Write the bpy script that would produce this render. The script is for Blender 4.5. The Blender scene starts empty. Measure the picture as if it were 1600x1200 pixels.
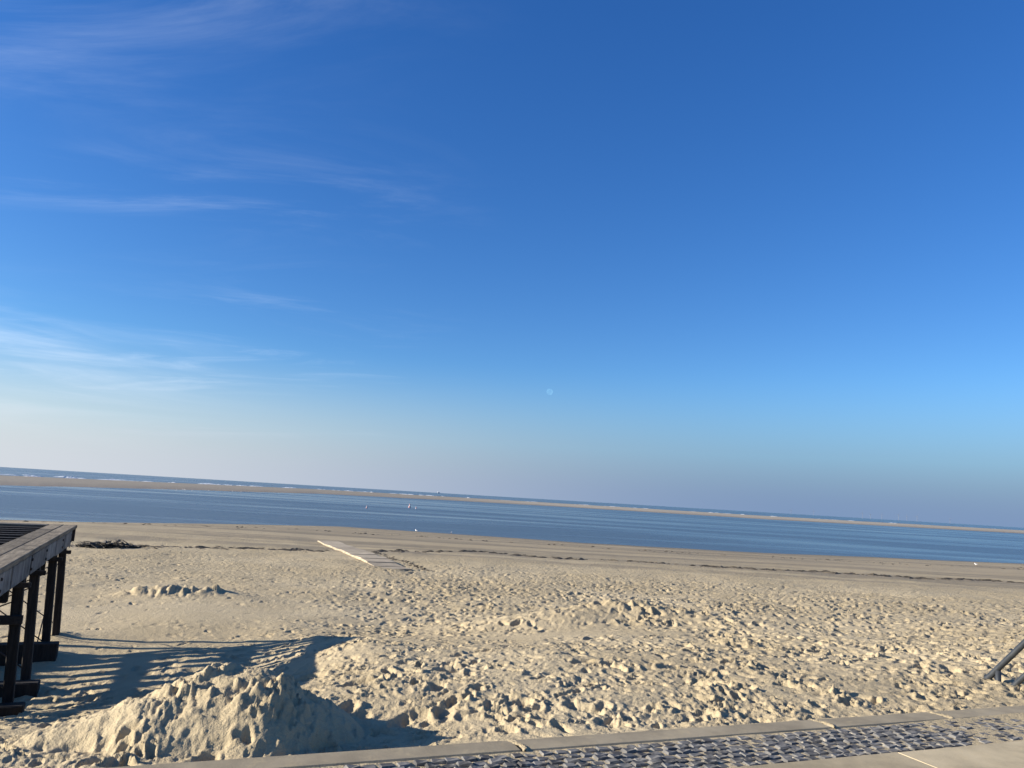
import bpy, bmesh, math, random
import numpy as np
from mathutils import Vector, Matrix
random.seed(7)
R = math.radians
S = bpy.context.scene
C = S.collection

# ------------------------------------------------------------------ camera
cd = bpy.data.cameras.new('camera')
cam = bpy.data.objects.new('camera', cd)
C.objects.link(cam)
cd.sensor_width = 36.0
cd.lens = 36.0 * 1164.0 / 1600.0
cd.clip_start = 0.1
cd.clip_end = 150000.0
cam.matrix_world = Matrix.Translation((0, 0, 1.65)) @ Matrix.Rotation(R(98.63), 4, 'X') @ Matrix.Rotation(R(3.4), 4, 'Z')
S.camera = cam

# ------------------------------------------------------------------ sun, sky, exposure
SUN_AZ = R(9.0)      # shadows run to the right and away from the promenade
SUN_EL = R(18.5)
SH = Vector((math.cos(SUN_AZ), math.sin(SUN_AZ), -math.tan(SUN_EL))).normalized()
ld = bpy.data.lights.new('sun', 'SUN')
ld.energy = 5.0
ld.angle = R(0.5)
ld.color = (1.0, 0.93, 0.83)
sun = bpy.data.objects.new('sun', ld)
C.objects.link(sun)
sun.rotation_euler = SH.to_track_quat('-Z', 'Y').to_euler()
S.view_settings.view_transform = 'Standard'
S.view_settings.look = 'None'
S.view_settings.gamma = 1.0
S.view_settings.use_curve_mapping = False
S.view_settings.exposure = 1.08

W = bpy.data.worlds.new('World')
S.world = W
W.use_nodes = True
wn, wl = W.node_tree.nodes, W.node_tree.links
wn.clear()


class NT:
    """small helper round a node tree"""
    def __init__(s, nt):
        s.n, s.l = nt.nodes, nt.links

    def new(s, t, ins=None, **kw):
        nd = s.n.new(t)
        for k, v in kw.items():
            setattr(nd, k, v)
        for k, v in (ins or {}).items():
            sock = nd.inputs[k]
            if hasattr(v, 'is_output'):
                s.l.new(v, sock)
            else:
                sock.default_value = v
        return nd

    def math(s, op, a, b=0.0, c=0.0, clamp=False):
        nd = s.new('ShaderNodeMath', {0: a, 1: b, 2: c}, operation=op, use_clamp=clamp)
        return nd.outputs[0]

    def mix(s, f, a, b, bt='MIX'):
        nd = s.new('ShaderNodeMix', data_type='RGBA', blend_type=bt, clamp_factor=True)
        for i, v in ((0, f), (6, a), (7, b)):
            if hasattr(v, 'is_output'):
                s.l.new(v, nd.inputs[i])
            else:
                nd.inputs[i].default_value = v
        return nd.outputs[2]

    def ramp(s, f, stops):
        nd = s.new('ShaderNodeValToRGB', {0: f})
        el = nd.color_ramp.elements
        while len(el) < len(stops):
            el.new(0.5)
        for e, (p, c) in zip(el, stops):
            e.position = p
            e.color = (c, c, c, 1) if isinstance(c, (int, float)) else (*c, 1)
        return nd.outputs[0]

    def noise(s, vec, scale, detail=4, rough=0.55, dist=0.0):
        nd = s.new('ShaderNodeTexNoise', {'Scale': scale, 'Detail': detail, 'Roughness': rough, 'Distortion': dist})
        if vec is not None:
            s.l.new(vec, nd.inputs['Vector'])
        return nd.outputs[0]

    def smooth(s, v, a, b, lo=0.0, hi=1.0):
        nd = s.new('ShaderNodeMapRange', {0: v, 1: a, 2: b, 3: lo, 4: hi}, interpolation_type='SMOOTHSTEP')
        return nd.outputs[0]


w = NT(W.node_tree)
sky = w.new('ShaderNodeTexSky', sky_type='NISHITA', sun_disc=False, sun_elevation=SUN_EL,
            air_density=1.0, dust_density=0.25, ozone_density=2.6, altitude=0.0)
# direction towards the sun is (-cos az, -sin az): turn the sky to the lamp
sky.sun_rotation = math.atan2(-math.cos(SUN_AZ), -math.sin(SUN_AZ))
hs = w.new('ShaderNodeHueSaturation', {'Hue': 0.516, 'Saturation': 1.30, 'Value': 1.0, 'Color': sky.outputs[0]})
gm = w.new('ShaderNodeGamma', {'Color': hs.outputs[0], 'Gamma': 0.88})
blue = w.mix(1.0, gm.outputs[0], (.85, 1.26, 1.55, 1), 'MULTIPLY')
CX, CY = 2.3, 1.1
# thin cirrus, thicker towards the sun's side of the sky
gen = w.new('ShaderNodeTexCoord').outputs['Generated']
sp = w.new('ShaderNodeSeparateXYZ', {0: gen})
tow = w.math('ADD', w.math('MULTIPLY', sp.outputs[0], -math.cos(SUN_AZ)), w.math('MULTIPLY', sp.outputs[1], -math.sin(SUN_AZ)))
zc = w.math('ADD', w.math('MAXIMUM', sp.outputs[2], 0.0), 0.09)
px = w.math('DIVIDE', sp.outputs[0], zc)
py = w.math('DIVIDE', sp.outputs[1], zc)
pv = w.new('ShaderNodeCombineXYZ', {0: px, 1: py, 2: 0.0}).outputs[0]
m1 = w.new('ShaderNodeMapping', {'Vector': pv, 'Location': (CX, CY, 0), 'Rotation': (0, 0, R(-14)), 'Scale': (0.55, 1.35, 1)}).outputs[0]
n1 = w.noise(m1, 1.5, 10, 0.64, 1.1)
m2 = w.new('ShaderNodeMapping', {'Vector': pv, 'Location': (3.1, 1.7, 0), 'Rotation': (0, 0, R(-3)), 'Scale': (0.16, 0.62, 1)}).outputs[0]
n2 = w.noise(m2, 1.1, 6, 0.5, 0.3)
cir = w.math('MULTIPLY', w.smooth(n1, 0.46, 0.82), w.smooth(n2, 0.40, 0.66))
side = w.math('ADD', w.math('MULTIPLY', sp.outputs[0], -0.86), w.math('MULTIPLY', sp.outputs[1], -0.35))
cir = w.math('MULTIPLY', cir, w.smooth(side, -0.34, 0.16))
cir = w.math('MULTIPLY', cir, 0.40, clamp=True)
cl = w.mix(cir, blue, (8.5, 9.4, 10.6, 1))
# low haze over the sea, whiter towards the sun

# low bright streaks of cirrostratus towards the sun
v3 = w.new('ShaderNodeCombineXYZ', {0: w.math('MULTIPLY', w.math('ARCTAN2', sp.outputs[0], sp.outputs[1]), 2.6), 1: w.math('MULTIPLY', sp.outputs[2], 26.0), 2: 0.0}).outputs[0]
m3 = w.new('ShaderNodeMapping', {'Vector': v3, 'Rotation': (0, 0, R(2)), 'Location': (1.3, .4, 0)}).outputs[0]
n3 = w.noise(m3, 1.0, 7, .55, .5)
lowc = w.math('MULTIPLY', w.smooth(n3, .42, .72), w.smooth(tow, .10, .62))
lowc = w.math('MULTIPLY', lowc, w.math('MULTIPLY', w.smooth(sp.outputs[2], .21, .12), .60), clamp=True)
cl = w.mix(lowc, cl, (8.6, 9.4, 10.4, 1))
hz = w.mix(w.smooth(tow, -.55, .62), (1.62, 2.4, 3.85, 1), (5.3, 5.55, 5.9, 1))
cl = w.mix(w.smooth(sp.outputs[2], .18, 0.0, 0, 1.0), cl, hz)
bg = w.new('ShaderNodeBackground', {'Color': cl, 'Strength': 0.0625})
wo = w.new('ShaderNodeOutputWorld', {'Surface': bg.outputs[0]})


# ------------------------------------------------------------------ helpers
def tag(o, label=None, cat=None, group=None, kind=None):
    for k, v in (('label', label), ('category', cat), ('group', group), ('kind', kind)):
        if v:
            o[k] = v
    return o


def link(name, me, mat=None, parent=None):
    o = bpy.data.objects.new(name, me)
    C.objects.link(o)
    if mat and me is not None and not me.materials:
        me.materials.append(mat)
    if parent:
        o.parent = parent
    return o


def empty(name, loc, rz=0.0):
    o = bpy.data.objects.new(name, None)
    C.objects.link(o)
    o.location = loc
    o.rotation_euler = (0, 0, rz)
    o.empty_display_size = 0.2
    return o


def bm_obj(name, bm, mat, parent=None, smooth=False):
    me = bpy.data.meshes.new(name)
    bm.to_mesh(me)
    bm.free()
    if smooth:
        for p in me.polygons:
            p.use_smooth = True
    return link(name, me, mat, parent)


def box(bm, a, b, bevel=0.0, jit=0.0):
    """axis aligned box from corner a to corner b"""
    vs = []
    for x in (a[0], b[0]):
        for y in (a[1], b[1]):
            for z in (a[2], b[2]):
                vs.append(bm.verts.new((x + random.uniform(-jit, jit), y + random.uniform(-jit, jit), z + random.uniform(-jit, jit))))
    fs = []
    for q in ((0, 1, 3, 2), (4, 6, 7, 5), (0, 4, 5, 1), (2, 3, 7, 6), (0, 2, 6, 4), (1, 5, 7, 3)):
        fs.append(bm.faces.new([vs[i] for i in q]))
    if bevel:
        es = list({e for f in fs for e in f.edges})
        bmesh.ops.bevel(bm, geom=es, offset=bevel, segments=1, affect='EDGES', profile=0.5)
    bmesh.ops.recalc_face_normals(bm, faces=bm.faces[:])


def bar(bm, p, q, wd, dp, up=(0, 0, 1), bevel=0.0, jit=0.0):
    """box section from p to q"""
    p, q = Vector(p), Vector(q)
    d = (q - p).normalized()
    upv = Vector(up)
    s = d.cross(upv)
    if s.length < 1e-4:
        s = d.cross(Vector((0, 1, 0)))
    s.normalize()
    t = s.cross(d).normalized()
    vs = []
    for e in (p, q):
        for (i, j) in ((-1, -1), (1, -1), (1, 1), (-1, 1)):
            k = 1 + random.uniform(-jit, jit)
            vs.append(bm.verts.new(e + s * (i * wd / 2 * k) + t * (j * dp / 2 * k)))
    fs = [bm.faces.new([vs[i] for i in f]) for f in ((0, 3, 2, 1), (4, 5, 6, 7), (0, 1, 5, 4), (1, 2, 6, 5), (2, 3, 7, 6), (3, 0, 4, 7))]
    if bevel:
        bmesh.ops.bevel(bm, geom=list({e for f in fs for e in f.edges}), offset=bevel, segments=1, affect='EDGES')
    bmesh.ops.recalc_face_normals(bm, faces=bm.faces[:])


def tube(bm, pts, rad, n=10, caps=True):
    """round tube along pts, rad a number or one per point"""
    pts = [Vector(p) for p in pts]
    rings = []
    for i, p in enumerate(pts):
        d = (pts[min(i + 1, len(pts) - 1)] - pts[max(i - 1, 0)]).normalized()
        a = d.cross(Vector((0.3, 0.9, 0.2)))
        a.normalize()
        b = d.cross(a)
        r = rad[i] if isinstance(rad, (list, tuple)) else rad
        rings.append([bm.verts.new(p + a * (r * math.cos(2 * math.pi * k / n)) + b * (r * math.sin(2 * math.pi * k / n))) for k in range(n)])
    for r0, r1 in zip(rings, rings[1:]):
        for k in range(n):
            bm.faces.new((r0[k], r0[(k + 1) % n], r1[(k + 1) % n], r1[k]))
    if caps:
        bm.faces.new(rings[0][::-1])
        bm.faces.new(rings[-1])
    bmesh.ops.recalc_face_normals(bm, faces=bm.faces[:])


def lathe(bm, prof, n=16, o=(0, 0, 0)):
    rings = []
    for r, z in prof:
        rings.append([bm.verts.new((o[0] + r * math.cos(2 * math.pi * k / n), o[1] + r * math.sin(2 * math.pi * k / n), o[2] + z)) for k in range(n)])
    for r0, r1 in zip(rings, rings[1:]):
        for k in range(n):
            bm.faces.new((r0[k], r0[(k + 1) % n], r1[(k + 1) % n], r1[k]))
    bm.faces.new(rings[0][::-1])
    bm.faces.new(rings[-1])
    bmesh.ops.recalc_face_normals(bm, faces=bm.faces[:])


def mat_new(name):
    m = bpy.data.materials.new(name)
    m.use_nodes = True
    t = NT(m.node_tree)
    b = t.n['Principled BSDF']
    return m, t, b


# ------------------------------------------------------------------ numpy noise
def _hash(ix, iy, seed):
    h = (ix.astype(np.int64) * 374761393 + iy.astype(np.int64) * 668265263 + seed * 1442695041) & 0xffffffff
    h = ((h ^ (h >> 13)) * 1274126177) & 0xffffffff
    h = ((h ^ (h >> 16)) * 2246822519) & 0xffffffff
    return (h ^ (h >> 15)) & 0xffffffff


def rnd(ix, iy, seed):
    return _hash(ix, iy, seed).astype(np.float64) / 4294967295.0


def perlin(x, y, seed=0):
    x0 = np.floor(x); y0 = np.floor(y)
    fx = x - x0; fy = y - y0
    ux = fx * fx * fx * (fx * (fx * 6 - 15) + 10)
    uy = fy * fy * fy * (fy * (fy * 6 - 15) + 10)
    out = 0
    for dx in (0, 1):
        for dy in (0, 1):
            a = rnd(x0 + dx, y0 + dy, seed) * 2 * np.pi
            g = np.cos(a) * (fx - dx) + np.sin(a) * (fy - dy)
            out = out + g * (ux if dx else 1 - ux) * (uy if dy else 1 - uy)
    return out * 1.5


def fbm(x, y, seed=0, octv=4, gain=0.5, lac=2.03):
    a, s, t = 1.0, 0.0, 0.0
    for i in range(octv):
        s = s + a * perlin(x, y, seed + 31 * i)
        t += a
        x = x * lac + 17.3; y = y * lac - 9.1
        a *= gain
    return s / t


def sstep(a, b, x):
    t = np.clip((x - a) / (b - a), 0, 1)
    return t * t * (3 - 2 * t)


def pits(x, y, cell, r0, r1, d0, d1, seed, prob=0.9, rim=0.45, ax=None):
    """trodden sand: one jittered, oblong pit with a pushed-up rim per cell"""
    gx, gy = np.floor(x / cell), np.floor(y / cell)
    out = np.zeros_like(x)
    for dx in (-1, 0, 1):
        for dy in (-1, 0, 1):
            cx, cy = gx + dx, gy + dy
            px = (cx + 0.12 + 0.76 * rnd(cx, cy, seed)) * cell
            py = (cy + 0.12 + 0.76 * rnd(cx, cy, seed + 1)) * cell
            an = rnd(cx, cy, seed + 2) * np.pi if ax is None else ax + (rnd(cx, cy, seed + 2) - .5) * 1.5
            rr = r0 + (r1 - r0) * rnd(cx, cy, seed + 3)
            dd = d0 + (d1 - d0) * rnd(cx, cy, seed + 4) ** 1.5
            on = rnd(cx, cy, seed + 5) < prob
            ca, sa = np.cos(an), np.sin(an)
            lx = (x - px) * ca + (y - py) * sa
            ly = -(x - px) * sa + (y - py) * ca
            q = np.sqrt((lx / (rr * 1.25)) ** 2 + (ly / (rr * 0.72)) ** 2)
            # lopsided: the heel end is pressed deeper, sand is kicked to the other
            tilt = np.clip(lx / (rr * 1.6), -1, 1)
            pit = -np.clip(1 - q ** 3.0, 0, 1) * (1 - .35 * tilt)
            ring = np.exp(-((q - 1.16) / 0.20) ** 2) * rim * (1 + .7 * tilt)
            out += np.where(on, dd * (pit + ring), 0)
    return out


# ------------------------------------------------------------------ the lie of the land
KA = R(21.5)
U = np.array([math.cos(KA), math.sin(KA)])       # along the kerb
V = np.array([-math.sin(KA), math.cos(KA)])      # from the kerb out to the beach
K0 = np.array([1.1, 5.82])                       # a point on the kerb's beach edge
WATER = -2.6


def uv(x, y):
    return (x - K0[0]) * U[0] + (y - K0[1]) * U[1], (x - K0[0]) * V[0] + (y - K0[1]) * V[1]


def kp(u, v, z=0.0):
    p = K0 + U * u + V * v
    return (p[0], p[1], z)


SHX = np.array([-300, -120, -60, -35.5, -25, -17, -8, 8, 28, 62, 120, 300.])
SHY = np.array([10, 38, 53, 65, 77, 83, 83, 79, 81, 91, 104, 130.])


def ground(x, y):
    """beach without the fine churned relief"""
    u, v = uv(x, y)
    ys = np.interp(x, SHX, SHY) + 1.0 * perlin(x / 16, y * 0, 5) + .4 * perlin(x / 5, y * 0, 6)
    wav = v + 0.8 * perlin(x / 5, y / 5, 3)
    z = -0.03 - 1.04 * sstep(0.2, 6.2, wav)
    # the right hand side lies higher for longer (sand blown up against the stairs)
    zr = -0.03 - 1.05 * sstep(0.6, 11.0, wav)
    k = sstep(-3.7, -1.5, u - 0.12 * v)
    z = z * (1 - k) + zr * k
    z = z - 0.30 * sstep(8, 22, v) - 0.30 * sstep(20, 48, y)
    z = z - .14 * sstep(-4.0, -6.0, x) * sstep(8.0, 9.2, y) * sstep(13.5, 11, y)
    # fall to the water, a low berm on the way
    ds = ys - y
    t = np.clip(1 - ds / 34.0, 0, 1.6)
    z = np.where(ds < 34, z + (WATER - z) * np.clip(t, 0, 1) ** 1.6 - 0.05 * np.clip(-ds, 0, 40), z)
    z = z + 0.05 * np.exp(-((ds - 17) / 3.0) ** 2) + 0.04 * perlin(x / 9, ds / 2.2, 8) * sstep(0, 6, ds) * sstep(44, 25, ds)
    # slow swells in the dry sand
    z = z + 0.10 * fbm(x / 4.2, y / 4.2, 21, 2) * sstep(1.0, 4.0, v) * sstep(60, 30, y)
    return z, u, v, ds


PU = [-9.0, -6.0, -4.9, -4.2, -4.0, -3.75, -3.50, -3.32, -3.05, -2.85, -2.66, -2.50, -2.30, -2.05, -1.75, -1.3, 0.2]
PZ = [-0.55, -0.42, -0.20, -0.10, -0.04, 0.02, 0.13, 0.21, 0.29, 0.32, 0.31, 0.26, 0.14, 0.00, -0.22, -0.50, -1.4]


def relief(x, y, r):
    z, u, v, ds = ground(x, y)
    # ---- mounds
    crest = np.interp(u + .10 * perlin(x / .5, y / .5, 71), PU, PZ)
    vv = (v - .85) + .10 * perlin(x / .7, y / .7, 72)
    pile = np.where(vv > 0, crest - .60 * (np.sqrt(vv ** 2 + .09) - .30), crest - .62 * (np.sqrt(vv ** 2 + .09) - .30))
    z = z - .12 * np.exp(-((u + 1.75) / .75) ** 2 - ((v - .75) / .65) ** 2)      # ground lowered beside the heap, added so its shadow reaches further
    lift = np.clip(pile - z, 0, None)
    pw = sstep(0.02, 0.30, lift)                          # on the shovelled heap
    z = np.maximum(z, pile)
    # low churned hillock in the middle distance and a flat-topped shoulder before it
    g = lambda cx, cy, sx, sy, a=0.0: np.exp(-((((x - cx) * math.cos(a) + (y - cy) * math.sin(a)) / sx) ** 2 + ((-(x - cx) * math.sin(a) + (y - cy) * math.cos(a)) / sy) ** 2))
    m1 = 0.46 * g(2.6, 17.0, 1.7, .95, .2) + 0.34 * g(4.8, 16.2, 2.2, 1.2, -.2) + .25 * g(0.9, 15.8, 1.6, .8)
    m2 = 0.19 * g(-8.0, 19.0, .80, .45, .2) + .09 * g(-7.2, 19.5, .5, .4) + .08 * g(-8.7, 18.7, .5, .4)
    m3 = .10 * g(-1.9, 9.4, 1.2, 1.3) + .12 * g(0.5, 9.5, 2.0, 1.5)
    for qx, qy in ((-7.3, 13.0), (-6.8, 11.8), (-6.1, 10.2), (-5.6, 9.1)):
        m3 = m3 + .09 * g(qx, qy, .28, .28)          # sand banked round the feet of the deck
    z = z + m1 + m2 + m3
    # ---- how much it is trodden
    sm = 1 - np.clip(1.1 * g(1.1, 13.7, 2.6, 1.0, .12), 0, .93)                       # wind-smoothed patch
    sm *= 1 - np.clip(1.1 * g(-6.3, 16.3, 3.4, 1.6, .25), 0, .82)
    sm *= 1 - .8 * np.clip(g(-7.0, 12.2, 2.2, 2.2), 0, 1)
    patch = sstep(-.35, .25, fbm(x / 3.1, y / 3.1, 41, 3) + .15)
    patch2 = sstep(-.22, .22, fbm(x / .85, y / .85, 43, 3) + .02)
    tread = sm * (0.45 + .55 * patch) * (.30 + .70 * patch2)
    left = sstep(-1.5, -5.0, x + .12 * (y - 12)) * sstep(9, 13, y)
    tread = tread * (1 - .75 * left) * (1 + .35 * sstep(0, 4, x))
    tread = tread * sstep(44, 26, y) * (1 - .9 * pw) * sstep(-.1, .14, v)
    near = sstep(15, 7, r)
    # ---- churned relief; each layer stops where the mesh gets too coarse for it
    wx = x + .10 * perlin(x / .45, y / .45, 51) + .022 * perlin(x / .13, y / .13, 53)
    wy = y + .10 * perlin(x / .45, y / .45, 52) + .022 * perlin(x / .13, y / .13, 54)
    f = np.zeros_like(x)
    wx = wx + .006 * perlin(x / .05, y / .05, 55)
    wy = wy + .006 * perlin(x / .05, y / .05, 56)
    f += (.15 + .5 * sm) * (1 - pw) * sstep(.1, .4, v) * sstep(40, 28, y) * pits(wx + 5.5, wy + .7, .58, .05, .10, .04, .10, 601, .5, .35)
    f += tread * pits(wx + 8.5, wy + 3.7, .38, .085, .13, .05, .11, 701, .8, .30) * sstep(9, 14, r) * sstep(46, 30, r)
    f += tread * pits(wx, wy, .56, .08, .14, .04, .12, 101, .65, .22)
    f += tread * pits(wx + 3.3, wy + 1.7, .27, .05, .095, .025, .08, 211, .88, .22) * sstep(40, 24, r)
    f += tread * pits(wx + 7.1, wy + 5.2, .17, .03, .06, .012, .042, 307, .85, .30) * sstep(22, 14, r)
    f += tread * pits(wx + 2.1, wy + 9.2, .10, .02, .038, .007, .024, 353, .75, .30) * sstep(12, 8, r)
    f += tread * .035 * fbm(x / .5, y / .5, 61, 2)
    f += (.25 + tread) * .014 * fbm(wx / .16, wy / .16, 62, 3) * sstep(22, 12, r)
    f += (.10 + tread) * .010 * (np.abs(fbm(wx / .11, wy / .11, 65, 3, .6)) * 2 - .4) * sstep(16, 10, r)
    f += (.10 + tread) * .009 * (np.abs(fbm(x / .045, y / .045, 63, 2)) * 2 - .4) * sstep(11, 7, r)
    # small far dimples on the open beach
    f += .030 * fbm(x / 1.1, y / 1.1, 64, 2) * sstep(60, 35, y) * sm * sstep(0.3, 2, v)
    # ---- clods on the heaps
    hb = np.clip(m2 * 8.5 + np.clip(m1 * 1.7 - .25, 0, 1) * .9, 0, 1)
    n1 = fbm(wx / .42, wy / .42, 81, 3)
    bil = lambda k, sd, o: np.abs(fbm(wx / k, wy / k, sd, o, .55)) * 2.4 - .5       # rounded clods, sharp creases
    clod = .044 * bil(.46, 82, 3)
    cl2 = .033 * bil(.18, 83, 3)
    cl3 = .017 * bil(.06, 84, 3)
    sc = .15 + .85 * sstep(-.15, .2, fbm(x / .55, y / .55, 85, 3) + .10 * (u + 3.1))    # the smooth slide on the sunny end
    f += pw * (clod * (.5 + .6 * sc) + cl2 * (.25 + 1.0 * sc) + cl3 * (.6 + .9 * sc) + .06 * n1)
    f += pw * (.15 + .85 * sc) * pits(wx + 1.3, wy + 2.2, .85, .10, .17, .04, .09, 401, .6, .15)
    f += pw * (.3 + .7 * sc) * pits(wx + 4.3, wy + 2.9, .24, .03, .07, .008, .026, 431, .6, .20)
    f += pw * (.3 + .7 * sc) * pits(wx + 6.3, wy + 5.9, .09, .016, .034, .006, .020, 461, .7, .25)
    f += hb * (clod * 1.9 + cl2 * .9 + .12 * fbm(wx / .33, wy / .33, 86, 3))
    z = z + f
    # ---- at the kerb: sand lies against it, and dives below the pavement behind it
    edge = sstep(.13, .0, v)
    z = np.where(v > -.03, z * (1 - edge) + (-.015 + .03 * fbm(x / .3, y / .3, 91, 3)) * edge, z)
    spill = -.03 + pw * .0
    z = np.where(v < -.03, np.minimum(z, -.22), z)
    return z


# ------------------------------------------------------------------ materials: sand
def sand_material():
    m, t, b = mat_new('sand')
    pos = t.new('ShaderNodeNewGeometry').outputs['Position']
    sx = t.new('ShaderNodeSeparateXYZ', {0: pos})
    y = sx.outputs[1]
    z = sx.outputs[2]
    big = t.noise(pos, 0.22, 5, .6)
    mid = t.noise(pos, 3.0, 5, .6)
    fin = t.noise(pos, 160.0, 3, .7)
    dry = t.mix(t.smooth(big, .35, .68), (0.405, 0.322, 0.192, 1), (0.480, 0.388, 0.240, 1))
    dry = t.mix(t.math('MULTIPLY', t.smooth(mid, .35, .75), .35), dry, (0.355, 0.282, 0.166, 1))
    grain = t.smooth(fin, .3, .7, .86, 1.10)
    # damp sand towards the waterline, laid down in bands by the tides
    st = t.new('ShaderNodeMapping', {'Vector': pos, 'Scale': (.035, .34, 1)}).outputs[0]
    band = t.noise(st, 1.0, 5, .6, .3)
    wob = t.math('ADD', y, t.math('MULTIPLY', t.math('SUBTRACT', big, .5), 22.0))
    damp = t.smooth(wob, 30.0, 62.0)
    damp2 = t.math('MULTIPLY', t.smooth(band, .40, .62), t.smooth(wob, 34.0, 44.0))
    c1 = t.mix(t.math('MULTIPLY', damp, .75), dry, (0.300, 0.243, 0.158, 1))
    c2 = t.mix(t.math('MULTIPLY', damp2, .75), c1, (0.185, 0.155, 0.108, 1))
    wet = t.smooth(z, -2.28, -2.56)
    c3 = t.mix(wet, c2, (0.13, 0.115, 0.09, 1))
    cc = t.mix(1.0, c3, t.new('ShaderNodeCombineColor', {0: grain, 1: grain, 2: grain}).outputs[0], 'MULTIPLY')
    t.l.new(cc, b.inputs['Base Color'])
    t.l.new(t.smooth(z, -2.45, -2.58, .92, .30), b.inputs['Roughness'])
    b.inputs['Specular IOR Level'].default_value = .15
    # fine relief: grains near, scuffs and ripples further off
    h1 = t.math('ADD', t.math('MULTIPLY', t.noise(pos, 60.0, 4, .7), .008), t.math('MULTIPLY', t.noise(pos, 19.0, 4, .7), .022))
    h2 = t.math('MULTIPLY', t.noise(pos, 7.0, 5, .65), t.smooth(y, 14.0, 30.0, .0, .085))
    h2 = t.math('MULTIPLY', h2, t.smooth(wob, 52.0, 36.0, .15, 1.0))
    bp = t.new('ShaderNodeBump', {'Strength': .85, 'Distance': 1.0, 'Height': t.math('ADD', h1, h2)})
    t.l.new(bp.outputs[0], b.inputs['Normal'])
    return m


SAND = sand_material()


def grid_mesh(name, X, Y, Z, mat, smooth=True):
    nr, nc = X.shape
    me = bpy.data.meshes.new(name)
    me.vertices.add(nr * nc)
    me.vertices.foreach_set('co', np.stack([X, Y, Z], -1).astype(np.float32).ravel())
    i = np.arange(nr * nc).reshape(nr, nc)
    q = np.stack([i[:-1, :-1], i[:-1, 1:], i[1:, 1:], i[1:, :-1]], -1).reshape(-1, 4)
    n = len(q)
    me.loops.add(n * 4)
    me.polygons.add(n)
    me.loops.foreach_set('vertex_index', q.ravel().astype(np.int32))
    me.polygons.foreach_set('loop_start', (np.arange(n) * 4).astype(np.int32))
    me.polygons.foreach_set('loop_total', np.full(n, 4, np.int32))
    me.polygons.foreach_set('use_smooth', np.full(n, smooth))
    me.update()
    me.validate()
    me.materials.append(mat)
    return me


# the beach: a fan that is fine close by and coarser further out
fine = np.arange(-44, 44.001, 0.088)
outer = [44.0 + 46.0 * (k / 50.0) ** 1.5 for k in range(1, 51)]
ang = np.radians(np.concatenate([[-a for a in outer[::-1]], fine, outer]))[::-1]
rr = [3.6]
while rr[-1] < 150:
    rr.append(rr[-1] * (1.0036 if rr[-1] < 18 else 1.0048 if rr[-1] < 60 else 1.012))
rr = np.array(rr)
AA, RR = np.meshgrid(ang, rr)
BX, BY = RR * np.sin(AA), RR * np.cos(AA) - 0.4
BZ = relief(BX.ravel(), BY.ravel(), RR.ravel()).reshape(BX.shape)
beach = link('beach', grid_mesh('beach', BX[:, ::-1], BY[:, ::-1], BZ[:, ::-1], SAND))
tag(beach, kind='structure')


def Hs(x, y):
    """height of the finished sand at one point"""
    a = np.array([float(x)]), np.array([float(y)])
    return float(relief(a[0], a[1], np.hypot(*a))[0])


def Hg(x, y):
    return float(ground(np.array([float(x)]), np.array([float(y)]))[0][0])


# ------------------------------------------------------------------ water
def water_material():
    m, t, b = mat_new('sea_water')
    pos = t.new('ShaderNodeNewGeometry').outputs['Position']
    y = t.new('ShaderNodeSeparateXYZ', {0: pos}).outputs[1]
    b.inputs['Base Color'].default_value = (0.060, 0.070, 0.072, 1)
    b.inputs['IOR'].default_value = 1.333
    # streaks of slick and ruffled water
    st = t.new('ShaderNodeMapping', {'Vector': pos, 'Rotation': (0, 0, R(-9)), 'Scale': (.008, .045, 1)}).outputs[0]
    sl = t.noise(st, 1.0, 5, .6, .6)
    slick = t.smooth(sl, .40, .66)
    v1 = t.new('ShaderNodeMapping', {'Vector': pos, 'Rotation': (0, 0, R(20)), 'Scale': (.5, 1.3, 1)}).outputs[0]
    a = t.noise(v1, 1.6, 6, .65, .2)
    c = t.noise(v1, 0.22, 4, .55, .2)
    h = t.math('ADD', t.math('MULTIPLY', a, .07), t.math('MULTIPLY', c, .16))
    far = t.smooth(y, 250.0, 900.0, 1.0, 3.0)
    st2 = t.math('MULTIPLY', t.math('SUBTRACT', 1.0, t.math('MULTIPLY', slick, .62)), far)
    bp = t.new('ShaderNodeBump', {'Strength': 1.0, 'Distance': t.math('MULTIPLY', st2, 1.0), 'Height': h})
    t.l.new(bp.outputs[0], b.inputs['Normal'])
    t.l.new(t.math('SUBTRACT', .30, t.math('MULTIPLY', slick, .14)), b.inputs['Roughness'])
    return m


WM = water_material()
bm = bmesh.new()
rg = [20, 60, 140, 300, 700, 2000, 8000, 40000, 110000]
rings = []
for r_ in rg:
    rings.append([bm.verts.new((r_ * math.sin(a_), r_ * math.cos(a_), WATER)) for a_ in np.radians(np.linspace(-100, 100, 81))])
for a_, b_ in zip(rings, rings[1:]):
    for k in range(80):
        bm.faces.new((a_[k], b_[k], b_[k + 1], a_[k + 1]))
bmesh.ops.recalc_face_normals(bm, faces=bm.faces[:])
if bm.faces[0].normal.z < 0:
    bmesh.ops.reverse_faces(bm, faces=bm.faces[:])
sea = tag(bm_obj('sea', bm, WM), kind='structure')


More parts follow.
